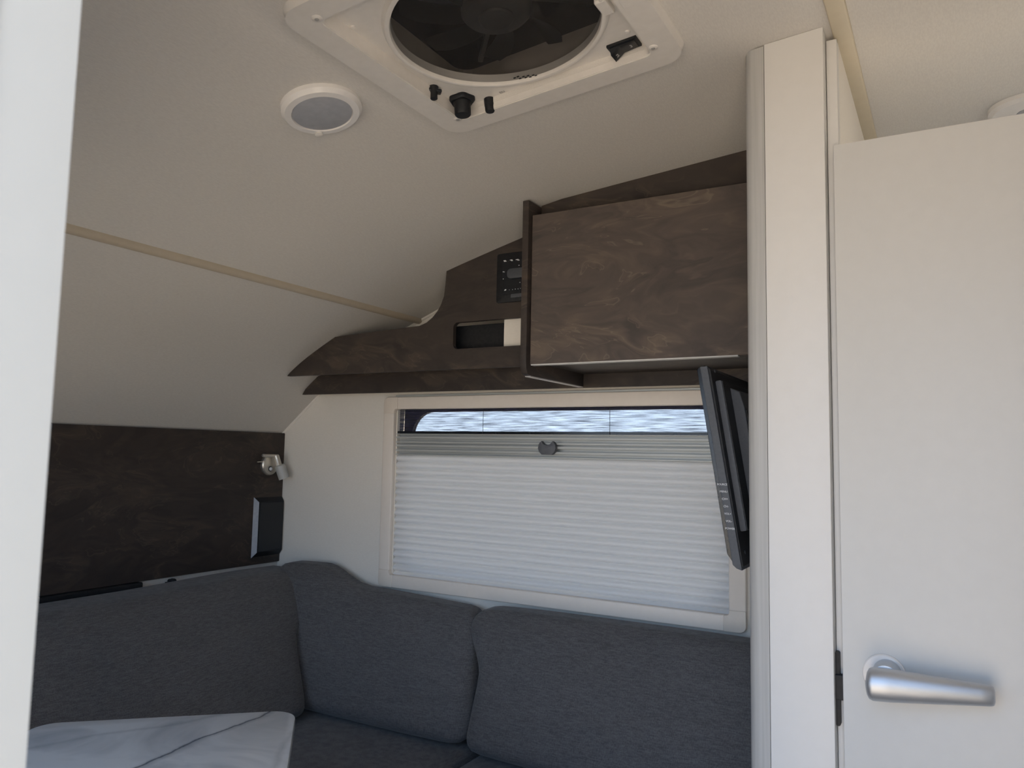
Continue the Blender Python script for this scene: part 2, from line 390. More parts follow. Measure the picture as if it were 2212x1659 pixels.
o = obj('floor', bm_box((XL-.05, YN-.04, FL-.04), (XR+.04, YB+.04, FL)), 'floor_vinyl'); tag(o, 'brown vinyl caravan floor', 'floor', kind='structure')
o = obj('ground', bm_box((-40, -40, FL-.60), (40, 40, FL-.50)), 'ground_gravel'); tag(o, 'sandy gravel ground outside the caravan', 'ground', kind='structure')

# ceiling: curved sheet with a square opening for the roof vent
HX0, HX1, HY0, HY1 = -.745, -.385, .740, 1.090
xs = sorted(set([p[0] for p in CEIL] + [HX0, HX1])); ys = [YN-.04, .45, HY0, HY1, 1.3, 1.6, YB+.04]
bm = bmesh.new(); lay = []
for off in (0, .03):
    lay.append([[bm.verts.new((x, y, cz(x)+off)) for y in ys] for x in xs])
def hole(i, j): return HX0-1e-6 <= xs[i] and xs[i+1] <= HX1+1e-6 and HY0-1e-6 <= ys[j] and ys[j+1] <= HY1+1e-6
for g in lay:
    for i in range(len(xs)-1):
        for j in range(len(ys)-1):
            if not hole(i, j): bm.faces.new((g[i][j], g[i+1][j], g[i+1][j+1], g[i][j+1]))
bmesh.ops.recalc_face_normals(bm, faces=bm.faces)
be = [e_ for e_ in bm.edges if len(e_.link_faces) == 1]
idx = {}
for i in range(len(xs)):
    for j in range(len(ys)): idx[lay[0][i][j]] = lay[1][i][j]
for e_ in be:
    a, b = e_.verts
    if a in idx and b in idx: bm.faces.new((a, b, idx[b], idx[a]))
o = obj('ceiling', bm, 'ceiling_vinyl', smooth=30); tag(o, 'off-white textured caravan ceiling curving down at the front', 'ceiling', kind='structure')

# front wall: sloping part and upright part
prof = [(XL, FL)] + FRONT + [(-1.44, .45), (-1.9, .30), (XL-.05, .14), (XL-.05, FL)]
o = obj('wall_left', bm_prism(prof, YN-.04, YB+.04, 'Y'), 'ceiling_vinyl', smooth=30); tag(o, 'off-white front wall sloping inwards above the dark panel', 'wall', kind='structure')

# window wall with opening
WX0, WX1, WZ0, WZ1 = -1.495, -.468, -.378, .130
top = [(x, z+.02) for x, z in CEIL[::-1]]
out = [(XL-.05, FL-.04), (XR+.04, FL-.04), (XR+.04, top[0][1])] + top + [(-1.9, .30), (XL-.05, .14)]
o = obj('wall_back', bm_prism(out, YB, YB+.035, 'Y', holes=[[(WX0, WZ0), (WX1, WZ0), (WX1, WZ1), (WX0, WZ1)], rrect(-.04, .76, -.34, .43, .04, 6)]), 'wall_vinyl'); tag(o, 'white side wall with the blind-covered window', 'wall', kind='structure')
o = obj('wall_right', bm_prism([(YN-.04, FL), (YB+.04, FL), (YB+.04, .63), (YN-.04, .63)], XR, XR+.03, 'X', holes=[rrect(1.28, 1.82, -.30, .40, .05, 6)]), 'wall_vinyl'); tag(o, 'white rear end wall of the caravan', 'wall', kind='structure')

w3 = thing('added_window_3', (.46, YB+.04, -.09), 'added unseen washroom window that brightens the washroom ceiling', 'window', kind='structure')  # made-up window, added out of view to brighten the washroom ceiling
obj('outer_frame', bm_prism(rrect(-.07, .79, -.37, .46, .05, 6), YB+.036, YB+.046, 'Y', holes=[rrect(-.035, .755, -.335, .425, .035, 6)]), 'black_plastic', w3)
obj('pane', bm_prism(rrect(-.05, .77, -.35, .44, .04, 6), YB+.047, YB+.050, 'Y'), 'window_acrylic', w3)
w4 = thing('added_window_4', (XR+.03, 1.55, -.31), 'added unseen window in the rear end wall to light the washroom', 'window', kind='structure')  # second unseen opening, added so more daylight reaches the washroom ceiling
obj('outer_frame', bm_prism(rrect(1.25, 1.85, -.33, .43, .05, 6), XR+.031, XR+.042, 'X', holes=[rrect(1.285, 1.815, -.295, .395, .045, 6)]), 'black_plastic', w4)
obj('pane', bm_prism(rrect(1.27, 1.83, -.31, .41, .05, 6), XR+.043, XR+.046, 'X'), 'window_acrylic', w4)
# door wall with the entrance opening; frame around the opening
DX0, DX1, DZ1 = -.370, .20, .555
out = [(XL-.05, FL-.04), (XR+.04, FL-.04), (XR+.04, top[0][1])] + top + [(-1.9, .30), (XL-.05, .14)]
hole_d = rrect(DX0-.012, DX1+.012, FL+.002, DZ1, .06, 6, rs=(0, .06, .06, 0))
hole_w = rrect(-1.76, -.48, -.45, .24, .05, 6)
o = obj('wall_front', bm_prism(out, YN-.03, YN, 'Y', holes=[hole_d, hole_w]), 'wall_vinyl'); tag(o, 'white door wall with the entrance opening', 'wall', kind='structure')
df = thing('door_2', ((DX0+DX1)/2, YN-.02, FL), 'white entrance door frame beside the camera, with cream seal', 'door frame', kind='structure')
oo = rrect(DX0-.075, DX1+.075, FL-.03, DZ1+.06, .09, 6, rs=(.01, .09, .09, .01)); ii = rrect(DX0+.002, DX1-.002, FL+.003, DZ1-.012, .05, 6, rs=(.001, .05, .05, .001))
obj('frame', bm_prism(oo, YN-.048, YN-.030, 'Y', holes=[ii]), 'door_frame_white', df)
o2 = rrect(DX0-.010, DX1+.010, FL+.003, DZ1-.002, .06, 6, rs=(.001, .06, .06, .001)); i2 = rrect(DX0+.0, DX1-.0, FL+.014, DZ1-.014, .05, 6, rs=(.001, .05, .05, .001))
obj('seal', bm_prism(o2, YN-.030, YN+.008, 'Y', holes=[i2]), 'door_seal', df)
w2 = thing('window_2', (-1.14, YN-.03, -.38), 'caravan window in the door wall above the table', 'window', kind='structure')
obj('outer_frame', bm_prism(rrect(-1.79, -.45, -.48, .27, .06, 6), YN-.042, YN-.030, 'Y', holes=[rrect(-1.745, -.495, -.435, .225, .045, 6)]), 'black_plastic', w2)
obj('pane', bm_prism(rrect(-1.76, -.48, -.45, .24, .05, 6), YN-.046, YN-.043, 'Y'), 'window_acrylic', w2)
jb = bmesh.new()
for zz in (0,): bm_box((DX0-.055, YN-.058, FL+.02), (DX0-.030, YN-.048, DZ1-.05), .004, 2, bm=jb)
obj('hinge_rail', jb, 'door_frame_white', df, smooth=40)

# partition between seating and washroom
PX0, PX1, PY = -.262, -.1525, 1.19
o = obj('wall_partition', bm_prism([(PX0, FL), (PX1, FL), (PX1, cz(PX1)), (PX0+.022, cz(PX0+.022)), (PX0, cz(PX0))], PY+.02, YB, 'Y'), 'partition_white'); tag(o, 'white washroom partition wall', 'wall', kind='structure')
o = obj('trim_1', bm_prism([(-.239, FL), (PX1, FL), (PX1, cz(PX1)+.0), (-.239, cz(-.239))], PY, PY+.02, 'Y', .0012, 2), 'partition_white', smooth=40); tag(o, 'white flat facing board on the end of the partition', 'trim', kind='structure')
arc = [(-.2395, PY), (-.250, PY+.0015)] + [(-.250 - .0215*math.sin(math.radians(a)), PY+.0235 - .022*math.cos(math.radians(a))) for a in range(15, 91, 15)] + [(-.2715, PY+.05), (-.262, PY+.05), (-.262, PY+.02), (-.2395, PY+.02)]
o = obj('trim_2', bm_prism(arc, FL, cz(-.255)-.001, 'Z'), 'brushed_aluminium', smooth=35); tag(o, 'rounded grey corner profile along the partition edge', 'trim', kind='structure')
o = obj('trim_3', bm_box((PX1+.0008, PY+.026, FL), (-.1365, PY+.05, .641), .001), 'partition_white', smooth=40); tag(o, 'narrow white washroom door jamb beside the partition', 'trim', kind='structure')
o = obj('wall_washroom', bm_box((PX1-.002, PY+.05, FL), (-.1375, YB, cz(-.14)), 0), 'wall_vinyl'); tag(o, 'white lining of the washroom side of the partition', 'wall', kind='structure')
# cream coving strips on the ceiling
o = obj('trim_4', bm_box((-.142, YN, -.006), (-.115, YB, .004), .003, 3, T=lambda p: (p[0], p[1], p[2]+cz(p[0]))), 'beige_trim', smooth=60); tag(o, 'cream joint strip across the washroom ceiling', 'trim', kind='structure')
bm = bm_lathe([(.0001, YN), (.0135, YN), (.0135, YB), (.0001, YB)], (-1.424, 0, .4055), (0, 1, 0), 16)
o = obj('trim_5', bm, 'tan_trim', smooth=60); tag(o, 'cream round joint strip where sloping wall meets ceiling', 'trim', kind='structure')
# thin quarter strip along ceiling/window-wall and slope/window-wall joints
path = [(x, z) for x, z in FRONT] + [(x, z) for x, z in CEIL if x < -.9]
bm = bmesh.new(); prev = None
for k, (x, z) in enumerate(path):
    a = path[max(0, k-1)]; b = path[min(len(path)-1, k+1)]; t = Vector((b[0]-a[0], b[1]-a[1])).normalized(); n_ = Vector((t.y, -t.x))
    ring = [bm.verts.new((x+n_.x*s, y, z+n_.y*s)) for s, y in ((-.001, YB+.001), (.0065, YB+.001), (.0055, YB-.004), (.002, YB-.006), (-.001, YB-.006))]
    if prev:
        for i in range(5): bm.faces.new((prev[i], prev[(i+1) % 5], ring[(i+1) % 5], ring[i]))
    prev = ring
o = obj('trim_6', bm, 'wall_vinyl', smooth=50); tag(o, 'thin white bead along the curved corner of the window wall', 'trim', kind='structure')

# ------------------------------------------------------------------ washroom door
DY = 1.198
d1 = obj('door_1', bm_box((-.1420, DY, FL+.02), (.46, DY+.022, .467), .0015, 2), 'door_white', smooth=40)
tag(d1, 'white washroom door with silver lever handle, standing ajar', 'door', kind='structure')
hc = Vector((-.089, DY, -.292))
ros = obj('rosette', bm_lathe([(.0275, 0), (.0275, .003), (.026, .005), (.0, .0055)], hc, (0, -1, 0), 48), 'lamp_white', d1, smooth=30)
obj('handle_neck', bm_lathe([(.018, 0), (.017, .02), (.0165, .034), (0, .036)], hc+Vector((.004, -.004, .004)), (0, -1, .0), 32), 'satin_chrome', d1, smooth=50)
secs = []
for t, zc_, hh, dd in ((0, -.3045, .004, .006), (.012, -.3048, .0145, .013), (.03, -.305, .0195, .0165), (.06, -.3055, .0215, .0175), (.2, -.3065, .0212, .0165), (.45, -.308, .0185, .0145), (.7, -.3095, .0158, .012), (.9, -.3105, .0135, .010), (.97, -.3107, .0128, .009), (.99, -.3107, .0115, .0075), (1, -.3107, .008, .005)):
    x = -.1085 + t*.147; zz = -.2955 + .0040*t
    secs.append([(x, DY-.046+.014*t + dd*math.cos(a), zz + hh*math.sin(a)) for a in [2*math.pi*i/32 for i in range(32)]])
obj('handle_lever', bm_loft(secs), 'satin_chrome', d1, smooth=50)
obj('lock_tongue', bm_box((-.1535, DY+.004, -.337), (-.1410, DY+.016, -.303), .001), 'black_plastic', d1)
stp = obj('strike_plate', bm_prism(rrect(-.1530, -.1465, -.374, -.272, .003), PY+.016, PY+.0275, 'Y'), 'black_plastic'); tag(stp, 'slim black strike plate on the washroom door jamb', 'strike plate')

# washroom ceiling lamp
wl = thing('downlight', (.135, 1.64, cz(.1)), 'round white lamp on the washroom ceiling above the door', 'lamp')
c0 = Vector((.142, 1.650, cz(.142)))
obj('rim', bm_lathe([(.068, 0), (.067, .008), (.060, .013), (.022, .013), (.020, .009), (0, .009)], c0+Vector((0, 0, .001)), (0, 0, -1), 48), 'lamp_white', wl, smooth=30)
obj('lens', bm_lathe([(.0195, 0), (.0195, .010), (0, .011)], c0+Vector((0, 0, -.001)), (0, 0, -1), 40), 'lamp_lens', wl, smooth=30)

# ------------------------------------------------------------------ seating-area downlight
lx, ly = -.899, .911; sl = .235
dl = thing('downlight', (lx, ly, cz(lx)-.02), 'round white lamp with grey lens on the curved ceiling beside the roof vent', 'lamp')
ax = Vector((sl, 0, -1)); c0 = Vector((lx, ly, cz(lx)+.003))
obj('rim', bm_lathe([(.0675, 0), (.0665, .010), (.061, .0165), (.0505, .0175), (.0495, .0145), (0, .0145)], c0, ax, 64), 'lamp_white', dl, smooth=28)
obj('lens', bm_lathe([(.049, 0), (.049, .0155), (.047, .0165), (0, .0170)], c0, ax, 48), 'lamp_lens', dl, smooth=28)
obj('touch_stud', bm_lathe([(.007, .012), (.007, .0185), (.004, .0195), (0, .0198)], c0+Vector((-.044, .038, -.011)), ax, 16), 'white_plastic', dl, smooth=40)

# ------------------------------------------------------------------ roof vent with fan
FX, FY, FZ = -.5625, .915, .6012
def FT(p): return (FX+p[0], FY+p[1], FZ + .095*p[0] + p[2])      # local u, v, w(up) on the sloping ceiling
def fpx(x, y, off):
    d = ray(x, y); t = (FZ - .095*FX + off)/(d.z - .095*d.x); q = d*t; return q.x-FX, q.y-FY
rv = thing('roof_vent', FT((0, 0, 0)), 'square white roof vent with round dark fan, knobs and rocker switch', 'roof vent')
HO, HI = .2185, .177
ro = rrect(-HO, HO, -HO, HO, .035, 8); ri = rrect(-HI, HI, -HI, HI, .012, 4); KW = .52
obj('outer_frame', bm_prism(ro, 0, .016, 'Z', T=FT, holes=[ri]), 'white_plastic', rv)
# thin bevel lip round the frame
lip = bmesh.new(); A = rrect(-HO-.004, HO+.004, -HO-.004, HO+.004, .038, 8); n = len(A)
r0 = [lip.verts.new(FT((u, v, .013))) for u, v in A]; r1 = [lip.verts.new(FT((u*HO/(HO+.004), v*HO/(HO+.004), .0))) for u, v in A]; r2 = [lip.verts.new(FT((u*.96, v*.96, .013))) for u, v in A]
for a, b in ((r0, r1), (r0, r2)):
    for i in range(n): lip.faces.new((a[i], a[(i+1) % n], b[(i+1) % n], b[i]))
obj('frame_lip', lip, 'white_plastic', rv, smooth=40)
RC = .153
rj = rrect(-HI+.0015, HI-.0015, -HI+.0015, HI-.0015, .012, 4)
obj('recess_wall', bm_prism(rrect(-HI-.004, HI+.004, -HI-.004, HI+.004, .012, 4), .001, .036, 'Z', T=FT, holes=[rj]), 'white_plastic', rv)
obj('panel', bm_prism(rrect(-HI+.001, HI-.001, -HI+.001, HI-.001, .012, 4), .022, .027, 'Z', T=FT, holes=[circ(0, 0, RC+.004, 72)]), 'white_plastic', rv)
ring = bmesh.new(); prf = [(RC+.013, .0225), (RC+.008, .014), (RC+.004, .0125), (RC+.001, .0135), (RC, .017), (RC, .032)]
RR = [[ring.verts.new(FT((r*math.cos(2*math.pi*i/96), r*math.sin(2*math.pi*i/96), w))) for i in range(96)] for r, w in prf]
for a, b in zip(RR, RR[1:]):
    for i in range(96): ring.faces.new((a[i], a[(i+1) % 96], b[(i+1) % 96], b[i]))
obj('screen_ring', ring, 'white_plastic', rv, smooth=40)
scr = bmesh.new(); scr.faces.new([scr.verts.new(FT((u, v, .019))) for u, v in circ(0, 0, RC-.0002, 96)])
obj('insect_screen', scr, 'fan_mesh', rv)
# shaft, lid
sh = bm_prism(rrect(-.176, .176, -.172, .172, .03, 6), .028, .085, 'Z', T=FT, holes=[rrect(-.170, .170, -.166, .166, .03, 6)])
obj('shaft', sh, 'shaft_beige', rv)
obj('lid', bm_prism(rrect(-.20, .20, -.20, .20, .03, 6), .080, .095, 'Z', T=FT), 'black_gloss', rv)
# fan: motor hub and blades, support arms
hub = obj('fan_hub', bm_lathe([(0, .032), (.030, .033), (.047, .036), (.052, .042), (.052, .060), (0, .062)], (0, 0, 0), (0, 0, 1), 40, T=FT), 'hub_grey', rv, smooth=40)
obj('hub_cap', bm_lathe([(.024, .029), (.026, .031), (.026, .036), (0, .036)], (0, 0, 0), (0, 0, 1), 32, T=FT), 'hub_grey', hub, smooth=40)
for k in range(8):
    a0 = math.radians(45*k+14); bm = bmesh.new(); rows = []
    for i in range(9):
        t = i/8; r = .052 + t*.090; ang = a0 + .35*t; wd_ = .010 + .012*t - .008*max(0, t-.8)*5
        row = []
        for s in (-1, -.33, .33, 1):
            da = s*wd_/r; row.append(bm.verts.new(FT((r*math.cos(ang+da), r*math.sin(ang+da), .050 + s*.008*(1-.5*t) + .003*t))))
        rows.append(row)
    for a, b in zip(rows, rows[1:]):
        for i in range(3): bm.faces.new((a[i], a[i+1], b[i+1], b[i]))
    bmesh.ops.solidify(bm, geom=bm.faces[:], thickness=.0018)
    obj('fan_blade', bm, 'blade_smoke', rv, smooth=40)
for k in range(4):
    a0 = math.radians(90*k+40); c, s = math.cos(a0), math.sin(a0)
    bm = bm_box((.045, -.004, .064), (.172, .004, .072), .001, T=lambda p: FT((p[0]*c-p[1]*s, p[0]*s+p[1]*c, p[2])))
    obj('support_arm', bm, 'hub_grey', rv)
AXF = Vector((.095, 0, -1)).normalized()
def on_panel(x, y, w=.022):
    u, v = fpx(x, y, w); return Vector(FT((u, v, w)))
# small catch knob
p = on_panel(936, 188)
k1 = obj('catch_knob', bm_lathe([(.0085, 0), (.0075, .010), (.0062, .012), (.0062, .021), (.004, .0225), (0, .0228)], p, AXF, 20), 'black_plastic', rv, smooth=40)
obj('catch_wing', bm_box((-.020, -.0065, -.006), (.014, .0065, .0), .002, T=lambda q: Vector(p)+Vector((q[0]*.72-q[1]*.69, q[0]*.69+q[1]*.72, q[2]-.004))), 'black_gloss', k1)
# crank knob with lobed flange
p2 = on_panel(998, 213)
k2 = obj('crank_knob', bm_lathe([(.0155, .006), (.0150, .012), (.0142, .014), (.0140, .029), (.0125, .031), (0, .0315)], p2, AXF, 28), 'black_plastic', rv, smooth=40)
obj('knob_flange', bm_lathe([(.0215, 0), (.0215, .005), (.019, .008), (0, .0085)], p2, AXF, 40, lobes=lambda a: 1+.07*math.cos(5*a)), 'black_plastic', k2, smooth=40)
p3 = on_panel(1057, 214)
obj('dial_knob', bm_lathe([(.0095, 0), (.0092, .012), (.0085, .015), (.0085, .021), (.0072, .0235), (0, .024)], p3, AXF, 28), 'black_plastic', rv, smooth=40)
# rocker switch
su0, sv0 = fpx(1309, 98, .022); su1, sv1 = fpx(1387, 94, .022)
sw = obj('rocker_plate', bm_box((su0, sv1-.028, .018), (su1, sv1, .0225), .0008, T=FT), 'black_plastic', rv)
um = su0 + .45*(su1-su0)
rk = bm_prism([(su0+.004, .019), (su0+.007, .0045), (um-.001, .0150), (su1-.004, .0168), (su1-.004, .019)], sv1-.025, sv1-.003, 'Y', T=lambda p: FT(p))
obj('rocker', rk, 'black_gloss', sw)
mid = Vector(FT((su0+.0135, sv1-.013, .0082))); obj('lettering', text_bm('2', .010, mid, (1, 0, .75), (0, -1, 0), .0004), 'print_grey', sw)
mid = Vector(FT((su1-.013, sv1-.013, .0156))); obj('lettering', text_bm('3', .010, mid, (1, 0, .095), (0, -1, 0), .0002), 'print_grey', sw)
mid = on_panel(1085, 199, .0217); obj('lettering', text_bm('ES3', .0075, mid, (1, 0, .095), (0, -1, 0), .0002), 'print_grey', rv)
# screw bosses and pimples
for (x, y) in ((683, 40), (988, 257), (1409, 103)):
    u, v = fpx(x, y, 0); q = Vector(FT((u, v, .012)))
    sb_ = obj('screw_boss', bm_lathe([(.0075, 0), (.0075, .0125), (.006, .0137), (0, .0137)], q, AXF, 20), 'white_plastic', rv, smooth=40)
    obj('screw', bm_lathe([(.0032, .012), (.0032, .0142), (0, .0150)], q, AXF, 12), 'print_grey', sb_, smooth=40)
for (x, y) in ((762, 58), (1355, 68)):
    obj('rivet', bm_lathe([(.004, 0), (.0035, .002), (0, .003)], on_panel(x, y), AXF, 12), 'white_plastic', rv, smooth=40)
# embossed badge near the frame corner and the screen tab
u0, v0 = fpx(1372, -6, 0)
obj('badge', bm_box((u0-.022, v0-.014, -.0012), (u0+.022, v0+.014, .001), .0008, T=FT), 'white_plastic', rv)
u0, v0 = fpx(1306, 20, .014)
obj('screen_tab', bm_box((u0-.008, v0-.022, .0125), (u0+.010, v0+.016, .024), .003, T=FT), 'white_plastic', rv)
pts = [(1112, 168), (1119, 165), (1124, 169), (1131, 165), (1136, 167), (1141, 163), (1146, 166), (1152, 162), (1158, 163)]
bm = bmesh.new()
for k in range(len(pts)):
    x, y = pts[k]; u, v = fpx(x, y, .0185); bm_box((u-.0022, v-.0012, .0178), (u+.0018, v+.0012, .0186), T=FT, bm=bm)
tag(obj('printed_mark', bm, 'black_plastic', rv), kind='stuff')

# ------------------------------------------------------------------ overhead boards and cabinet
Y1, Y2, YC, YU = 1.70, 1.82, 1.52, 1.57
SPX = -.844                                # left face of the cabinet side panel
def P2(x, y, Y): q = onY(x, y, Y); return (q.x, q.z)
zb = .222
tipz = zb
tipx = min(p for p in [x for x, z in FRONT if z >= zb-.004]) + .004
fas = [(tipx, zb), (SPX+.004, zb-.002)]
xs_ = [SPX+.004, -.90, -.951, -1.0, -1.06, -1.12, -1.186]
fas += [(x, cz(x)-.0005) for x in xs_]
fas += [P2(962, 615, Y1), P2(959, 640, Y1), P2(953, 657, Y1), P2(945, 672, Y1), P2(934, 686, Y1), P2(921, 697, Y1), P2(906, 704, Y1), P2(880, 707, Y1)]
fas += [(x, z-.001) for x, z in FRONT[::-1] if -1.77 < x < -1.556]
sx0 = P2(979, 722, Y1)[0]; sz0, sz1 = .2745, .347
slot = rrect(sx0, -.88, sz0, sz1, .014, 5)
ra = P2(1075, 551, Y1); RZ0, RZ1, RX0, RX1 = .388, .518, ra[0]+.002, -.850
rslot = rrect(RX0+.003, RX1-.003, RZ0+.003, RZ1-.003, .004, 3)
fb = obj('fascia_board', bm_prism(fas, Y1, Y1+.014, 'Y', holes=[slot, rslot]), 'dark_wood'); tag(fb, 'dark wood fascia board with curved notch and rounded slot, following the sloping wall', 'board')
# divider behind the slot and the shelf floor
obj('inner_panel', bm_box((-1.012, Y1+.020, .248), (SPX-.001, Y1+.026, .38), .0005), 'wall_vinyl', fb, label='white inner panel')
o = obj('locker_box', bm_box((sx0-.03, Y1+.045, .247), (-1.0125, YB-.001, .345), .001), 'black_plastic'); tag(o, 'black box behind the slot of the fascia board', 'box')
o = obj('shelf_bottom', bm_prism([(-1.70, Y1+.014), (SPX-.001, Y1+.014), (SPX-.001, YB), (-1.70, YB)], .238, .246, 'Z'), 'dark_wood'); tag(o, 'dark wood shelf bottom hidden behind the fascia board', 'shelf')
t2 = min(x for x, z in FRONT if z >= .176) + .006
val = [(t2, .175), (PX0-.001, .172), (PX0-.001, .238)] + [(-1.73, .238)] + [(x, z-.001) for x, z in FRONT[::-1] if z < .236 and x > t2]
o = obj('valance_board', bm_prism(val, Y2, Y2+.012, 'Y'), 'dark_wood'); tag(o, 'long dark wood board under the shelf, just above the window', 'board')
oc = thing('overhead_cabinet', (-.55, 1.6, .176), 'dark wood overhead cabinet with a single plain door above the television', 'cabinet')
sp = [(YC-.012, .205), (YC-.010, .190), (YC-.003, .179), (YC+.012, .1755), (Y2+.002, .1755), (Y2+.002, .24), (Y1+.02, .26), (Y1+.02, cz(SPX)-.001), (YC-.012, cz(SPX)-.001)]
obj('side_panel', bm_prism(sp, SPX, SPX+.016, 'X', .0012, 2), 'dark_wood', oc, smooth=30)
obj('edge_band', bm_box((SPX+.001, YC+.012, .1738), (SPX+.015, Y2, .1757)), 'edge_band', oc)
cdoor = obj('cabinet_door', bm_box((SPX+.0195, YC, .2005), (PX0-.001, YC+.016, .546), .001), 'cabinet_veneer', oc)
obj('edge_band', bm_box((SPX+.022, YC-.0005, .1980), (-.36, YC+.016, .2006)), 'edge_band', cdoor)
obj('bottom_panel', bm_box((SPX+.016, YC+.016, .208), (PX0-.001, Y2+.002, .220)), 'dark_wood', oc)
xs_ = [PX0-.001, -.30, -.343, -.45, -.55, -.65, -.775, SPX+.016]
ub = [(SPX+.016, .50), (PX0-.001, .50)] + [(x, cz(x)-.0005) for x in xs_]
obj('upper_board', bm_prism(ub, YU, YU+.014, 'Y'), 'dark_wood', oc)
obj('back_panel', bm_box((SPX+.016, Y1, .22), (PX0-.001, Y1+.012, .60)), 'dark_wood', oc)

# radio / control unit set into the fascia board
rd = thing('radio', ((RX0+RX1)/2, Y1-.006, RZ0), 'black radio control unit set in the fascia board beside the cabinet', 'radio')
obj('face_plate', bm_prism(rrect(RX0, RX1, RZ0, RZ1, .006), Y1-.006, Y1-.0002, 'Y', .001), 'black_plastic', rd, smooth=40)
obj('radio_case', bm_box((RX0+.004, Y1-.0005, RZ0+.004), (RX1-.004, Y1+.09, RZ1-.004)), 'black_plastic', rd)
obj('display', bm_box((RX0+.018, Y1-.0068, RZ0+.02), (RX1-.005, Y1-.005, RZ1-.02), .0005), 'black_gloss', rd)
obj('volume_knob', bm_prism(rrect(RX0+.035, RX1-.01, RZ0+.060, RZ0+.086, .010), Y1-.014, Y1-.005, 'Y', .002), 'charcoal_plastic', rd, smooth=40)
obj('slot_button', bm_box((RX0+.045, Y1-.009, RZ0+.010), (RX1-.01, Y1-.005, RZ0+.020), .001), 'charcoal_plastic', rd)
bm = bmesh.new()
def mark(x, y, w, h=.0016):
    q = onY(x, y, Y1-.0075); bm_box((q.x-w/2, Y1-.0078, q.z-h/2), (q.x+w/2, Y1-.0067, q.z+h/2), bm=bm)
for x, y, w in ((1090, 563, .006), (1091.5, 564.5, .007), (1104, 561.5, .007), (1106, 563, .005), (1117, 560.5, .008), (1120, 562, .006), (1087, 587, .003), (1089, 587.5, .002), (1087, 602.5, .002), (1091, 627, .005), (1092, 625.5, .004), (1100, 626, .001), (1107, 625.5, .001), (1113, 624.5, .0018), (1119, 624, .0014), (1124, 623, .001), (1113, 639, .008), (1122, 637, .004), (1121, 573, .003), (1123, 610, .002)):
    mark(x, y, w)
tag(obj('printed_legend', bm, 'print_white', rd), kind='stuff')

# ------------------------------------------------------------------ window and blind
wn = thing('window_1', ((WX0+WX1)/2, YB+.05, WZ0), 'caravan window with dark rounded frame behind the pleated blind', 'window', kind='structure')
obj('outer_frame', bm_prism([(WX0-.05, WZ0-.05), (WX1+.05, WZ0-.05), (WX1+.05, WZ1+.05), (WX0-.05, WZ1+.05)], YB+.040, YB+.056, 'Y', holes=[rrect(-1.468, WX1-.02, WZ0+.02, .122, .075, 8)]), 'black_plastic', wn)
obj('pane', bm_prism(rrect(WX0-.02, WX1+.02, WZ0-.02, WZ1+.02, .05, 6), YB+.058, YB+.061, 'Y'), 'window_acrylic', wn)
YF = 1.884
bl = thing('pleated_blind', ((WX0+WX1)/2, YF, -.413), 'cream framed pleated window blind, pulled almost all the way up', 'blind')
FX0, FX1, FZ0, FZ1 = -1.538, -.432, -.413, .166
bx, bz = .040, .038
def fr(a, b, nm, m, bev=.003):
    obj(nm, bm_box(a, b, bev, 3), m, bl, smooth=40)
fr((FX0+.052, YF, FZ1-bz), (FX1-.052, YB+.003, FZ1), 'frame_rail', 'blind_frame_cream')
fr((FX0+.052, YF, FZ0), (FX1-.052, YB+.003, FZ0+bz), 'frame_rail', 'blind_frame_cream')
fr((FX0, YF, FZ0+.05), (FX0+bx, YB+.003, FZ1-.05), 'frame_stile', 'blind_frame_cream')
fr((FX1-bx, YF, FZ0+.05), (FX1, YB+.003, FZ1-.05), 'frame_stile', 'blind_frame_cream')
for sx_ in (0, 1):
    for sz_ in (0, 1):
        L_, R_ = (FX0, FX0+.053) if sx_ == 0 else (FX1-.053, FX1)
        B_, T_ = (FZ0, FZ0+.051) if sz_ == 0 else (FZ1-.051, FZ1)
        # L-shaped corner cap with a rounded outer corner
        q = []
        w, h = bx, bz
        r = .016
        if True:
            loc = [(0, .051), (0, r)] + [(r-r*math.cos(math.radians(a)), r-r*math.sin(math.radians(a))) for a in (22, 45, 68)] + [(r, 0), (.053, 0), (.053, h), (w+.006, h), (w+.002, h+.002), (w, h+.006), (w, .051)]
            q = [((FX0+u) if sx_ == 0 else (FX1-u), (FZ0+v) if sz_ == 0 else (FZ1-v)) for u, v in loc]
        obj('frame_corner', bm_prism(q, YF-.0008, YB+.003, 'Y', .0025, 2), 'corner_cream', bl, smooth=40)
obj('head_lip', bm_box((FX0+.04, YF+.006, FZ1-.001), (FX1-.04, YB+.003, FZ1+.006), .001), 'rail_grey', bl)
# blind cloth: zigzag pleats
def pleats(x0, x1, z0, z1, n, y, amp, rnd):
    bm = bmesh.new(); prev = None; K = 8
    for i in range(n*K+1):
        t = i/K; ph = t % 1; z = z0+(z1-z0)*i/(n*K)
        yy = y - amp*(abs(math.sin(math.pi*ph))**rnd)
        row = [bm.verts.new((x, yy, z)) for x in (x0, x1)]
        if prev: bm.faces.new((prev[0], prev[1], row[1], row[0]))
        prev = row
    return bm
ZR0, ZR1 = -.0125, .0535
obj('blind_cloth', pleats(FX0+bx-.012, FX1-bx+.012, FZ0+bz-.012, ZR0+.001, 18, YB+.013, .0125, .75), 'blind_fabric', bl, smooth=60)
# aluminium rails: grooved profile
nz = 9; pr = [(YB+.012, ZR0)]
gro = [(0, .06), (.17, .28), (.39, .50), (.56, .65), (.77, .87), (.95, 1.0)]
prof = [(YB+.020, ZR0)]
for a, b in gro:
    za, zb2 = ZR0+a*(ZR1-ZR0), ZR0+b*(ZR1-ZR0)
    prof += [(YB+.015, za), (YB-.001, za+.0005), (YB-.001, zb2-.0005), (YB+.015, zb2)]
prof += [(YB+.020, ZR1)]
